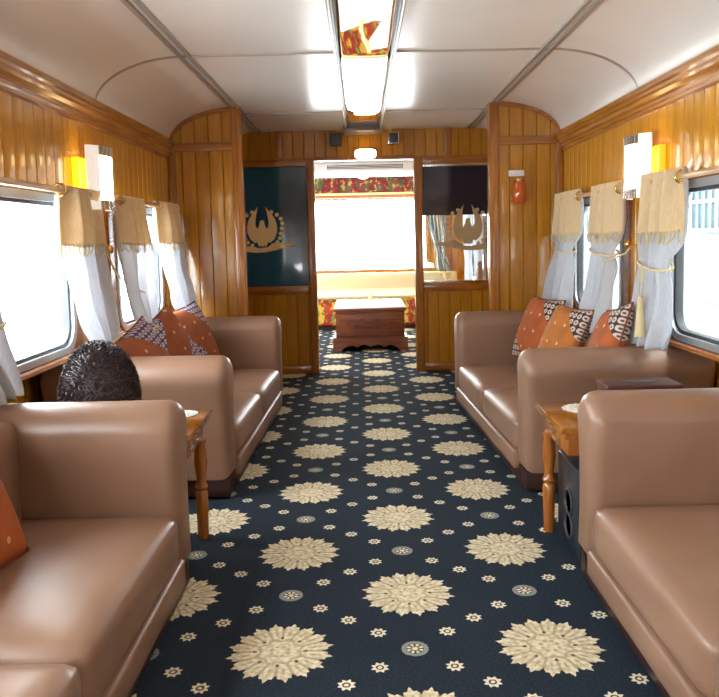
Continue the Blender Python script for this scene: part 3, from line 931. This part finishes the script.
o = MB().box(-.385, .385, 0, 1.13, 0, .008, .003).build('table_runner', M['white_cloth']); o.location = (.078, 7.89, .4565); tag(o, 'white cloth covering the top of the carved chest', 'cloth')
t = empty('flower_vase', (.10, 8.85, .466)); tag(t, 'small yellow ornament standing on the white chest cloth', 'ornament')
MB().lathe([(.03, 0), (.035, .01), (.02, .03), (.028, .06), (.02, .09)], (0, 0, 0), 12).build('vase', M['gold'], t)

t = empty('floral_sofa', (CX, 9.78, 0)); tag(t, 'red and green floral sofa under the saloon end window', 'sofa')
puff(-1.25, 1.25, 0, .70, .05, .44, .0, .03).build('seat', M['floral'], t, ang=180)
puff(-1.25, 1.25, .38, .69, .42, .70, 0, .05).build('backrest', M['floral'], t, ang=180)
MB().box(-1.22, 1.22, .03, .66, 0, .05).build('plinth', M['plinth'], t, smooth=False)
mb = MB()
def lace(u, v):
    x = -1.24 + 2.48 * u
    path = [(.03, .712 + 0), (-.014 + .40, .712), (.35, .66), (.30, .52), (.06, .452), (-.012, .44), (-.016, .415 - .012 * abs(sin(u * 60)))]
    path = [(.64, .712)] + path[1:]
    s = v * (len(path) - 1); i = min(int(s), len(path) - 2); f = s - i
    y = path[i][0] * (1 - f) + path[i + 1][0] * f; z = path[i][1] * (1 - f) + path[i + 1][1] * f
    return (x, y - .006, z + .004)
o = mb.grid(lace, 120, 24).build('lace_cover', M['lace'], solid=.003); o.location = (CX, 9.78, 0); tag(o, 'cream lace cover draped over the back of the floral sofa', 'cloth')
# valance with its rod
t = empty('window_valance', (CX, YE - .06, 1.80)); tag(t, 'dark red valance with green and gold leaf motifs above the end window', 'valance')
def val(u, v):
    x = -1.2 + 2.4 * u
    return (x, .012 * sin(u * 70), .02 + .215 * v)
MB().grid(val, 140, 6).build('valance_cloth', M['valance'], t, solid=.006, ang=180)
MB().box(-1.2, 1.2, -.035, .02, -.055, -.012, .006).build('pelmet_rail', M['trim_x'], t)
MB().box(-1.2, 1.2, -.03, .01, -.012, .02, .004).build('gold_braid', M['gold'], t)
# ceiling air conditioner, doorway lamp, and a glowing dome added as its reflection
t = empty('ceiling_air_conditioner', (.06, 8.75, 2.04)); tag(t, 'white ceiling air conditioner with a dark outlet slot in the saloon', 'air conditioner')
MB().box(-.62, .62, -.35, .45, -.105, 0, .02, 3).build('casing', M['white'], t)
MB().box(-.42, .42, -.354, -.345, -.075, -.035, .003).build('outlet_slot', M['dark'], t)
lv = MB()
for z in (-.064, -.048): lv.box(-.41, .41, -.358, -.35, z - .003, z + .003)
lv.build('outlet_louvre', M['white'], t)
t = empty('reflection_dome', (.045, 9.95, 2.04)); tag(t, 'small glowing dome added as a lamp reflection on the saloon ceiling near the end window', 'lamp')  # no real fitting: glow added where a lamp's reflection shows
MB().lathe([(.09, 0), (.09, -.015), (.08, -.02)], (0, 0, 0), 24).build('lamp_base', M['brass'], t)
M['dome_on'] = mat('lit dome', (1, 1, 1), .3, emit=(1, .72, .32), es=9)
MB().lathe([(.075, -.018), (.08, -.03), (.06, -.055), (.01, -.07)], (0, 0, 0), 24).build('lamp_shade', M['dome_on'], t, ang=180)
t = empty('doorway_lamp', (.055, YP - .014, 1.925)); tag(t, 'glowing yellow lamp mounted over the doorway', 'lamp')
MB().box(-.10, .10, -.03, 0, -.035, .045, .008).build('lamp_base', M['brass'], t)
MB().lathe([(.01, .095), (.032, .085), (.042, .05), (.042, -.05), (.032, -.085), (.01, -.095)], (0, -.055, .0), 18, 'x').build('lamp_shade', M['dome_on'], t, ang=180)
# saloon curtains
def plain_curtain(c, ax, w0, w1, z0, z1, m, label, waist=.5):
    root = empty('saloon_curtain', c); tag(root, label, 'curtain', 'saloon curtains')
    def f(u, v):
        z = z1 + (z0 - z1) * v
        w = w0 + (w1 - w0) * v - .35 * w0 * math.exp(-((v - .72) / .14) ** 2)
        a = (u - .5) * w + .10 * v * v * (1 if ax == 'x' else -1); d = .025 * sin(u * 2 * pi * 5)
        return (a, d, z) if ax == 'x' else (d, a, z)
    MB().grid(f, 60, 30).build('drape', m, root, solid=.004, ang=180)
    h = w0 * .6
    if ax == 'x': MB().lathe([(.012, -h), (.012, h)], (0, 0, z1 - .02), 10, 'x').build('rod', M['rodwood'], root)
    else: MB().lathe([(.012, -h), (.012, h)], (0, 0, z1 - .02), 10, 'y').build('rod', M['rodwood'], root)
plain_curtain((1.04, YE - .10, 0), 'x', .26, .20, .72, 1.75, M['stripe'], 'striped grey and tan curtain beside the saloon end window')
plain_curtain((XR - .07, 9.75, 0), 'y', .5, .5, .62, 1.50, M['cloth_blue'], 'pale curtain on the saloon side wall, farther one')
plain_curtain((XR - .07, 8.90, 0), 'y', .5, .5, .62, 1.50, M['cloth_blue'], 'pale curtain on the saloon side wall, nearer one')
# console behind the right glass
t = empty('console_table', (1.0, 7.45, 0)); tag(t, 'white topped console table behind the right glass panel', 'table')
MB().box(-.40, .40, -.30, .30, .70, .73, .006).build('tabletop', M['white'], t)
MB().box(-.37, .37, -.27, .27, .60, .70, .004).build('apron', M['chest'], t)
for a in (-.35, .35):
    for b in (-.25, .25): MB().lathe([(.02, 0), (.026, .6)], (a, b, 0), 10).build('leg', M['chest'], t)
t = empty('trophy_cup', (.83, 7.32, .731)); tag(t, 'small gold cup standing on the white console behind the glass', 'cup')
MB().lathe([(.035, 0), (.035, .012), (.012, .02), (.01, .05), (.035, .075), (.045, .12), (.04, .122)], (0, 0, 0), 16).build('bowl', M['gold'], t)
MB().torus((.05, 0, .095), .02, .005, 'y', 12, 6).build('handle', M['gold'], t); MB().torus((-.05, 0, .095), .02, .005, 'y', 12, 6).build('handle', M['gold'], t)
t = empty('carved_figurine', (1.14, 7.22, .731)); tag(t, 'small brown carved figurine on the white console behind the glass', 'figurine')
MB().lathe([(.05, 0), (.055, .02), (.035, .05), (.04, .10), (.03, .15), (.018, .165), (.026, .185), (.024, .21), (.008, .225)], (0, 0, 0), 14).build('figure', M['brown_fig'], t)

# ------------------------------------------------------------------ daylight
wd = bpy.data.worlds.new('sky'); SC.world = wd; wd.use_nodes = True; nt = wd.node_tree
bg = nt.nodes['Background']; bg.inputs['Color'].default_value = (.93, .97, 1, 1); bg.inputs['Strength'].default_value = 25.0
def portal(loc, rot, sx, sy):
    l = bpy.data.lights.new('portal', 'AREA'); l.shape = 'RECTANGLE'; l.size = sx; l.size_y = sy; l.cycles.is_portal = True
    o = bpy.data.objects.new('daylight_portal', l); COL.objects.link(o); o.location = loc; o.rotation_euler = rot
for side in (-1, 1):
    for a, b in WIN + WREAR:
        portal((mirx(side, XR) + side * .05, (a + b) / 2, (ZB + ZT) / 2), (0, radians(90) * side, 0), ZT - ZB, b - a)
portal((CX, YE + .08, (EZ0 + EZ1) / 2), (radians(-90), 0, 0), EX1 - EX0, EZ1 - EZ0)
sc = SC.view_settings
sc.view_transform = 'Standard'; sc.look = 'None'; sc.exposure = 0.1; sc.gamma = 1; sc.use_curve_mapping = False
SC.cycles.max_bounces = 10; SC.cycles.diffuse_bounces = 6; SC.cycles.transparent_max_bounces = 12
SC.cycles.use_denoising = True; SC.cycles.sample_clamp_indirect = 6

# ------------------------------------------------------------------ camera
TH, RO, F = radians(5), radians(1.25), 750.0
fw = Vector((0, cos(TH), -sin(TH))); up0 = Vector((0, sin(TH), cos(TH))); rt0 = Vector((1, 0, 0))
rt = rt0 * cos(RO) - up0 * sin(RO); up = rt0 * sin(RO) + up0 * cos(RO)
cam = bpy.data.cameras.new('camera'); co = bpy.data.objects.new('camera', cam); COL.objects.link(co)
mx = Matrix((rt, up, -fw)).transposed().to_4x4(); mx.translation = (0, 0, 1.2); co.matrix_world = mx
cam.sensor_fit = 'HORIZONTAL'; cam.sensor_width = 36; cam.lens = 36 * F / 719
cam.shift_x = (359.5 - 362.4) / 719; cam.shift_y = (303.6 - 348.5) / 719; cam.clip_start = .05
SC.camera = co
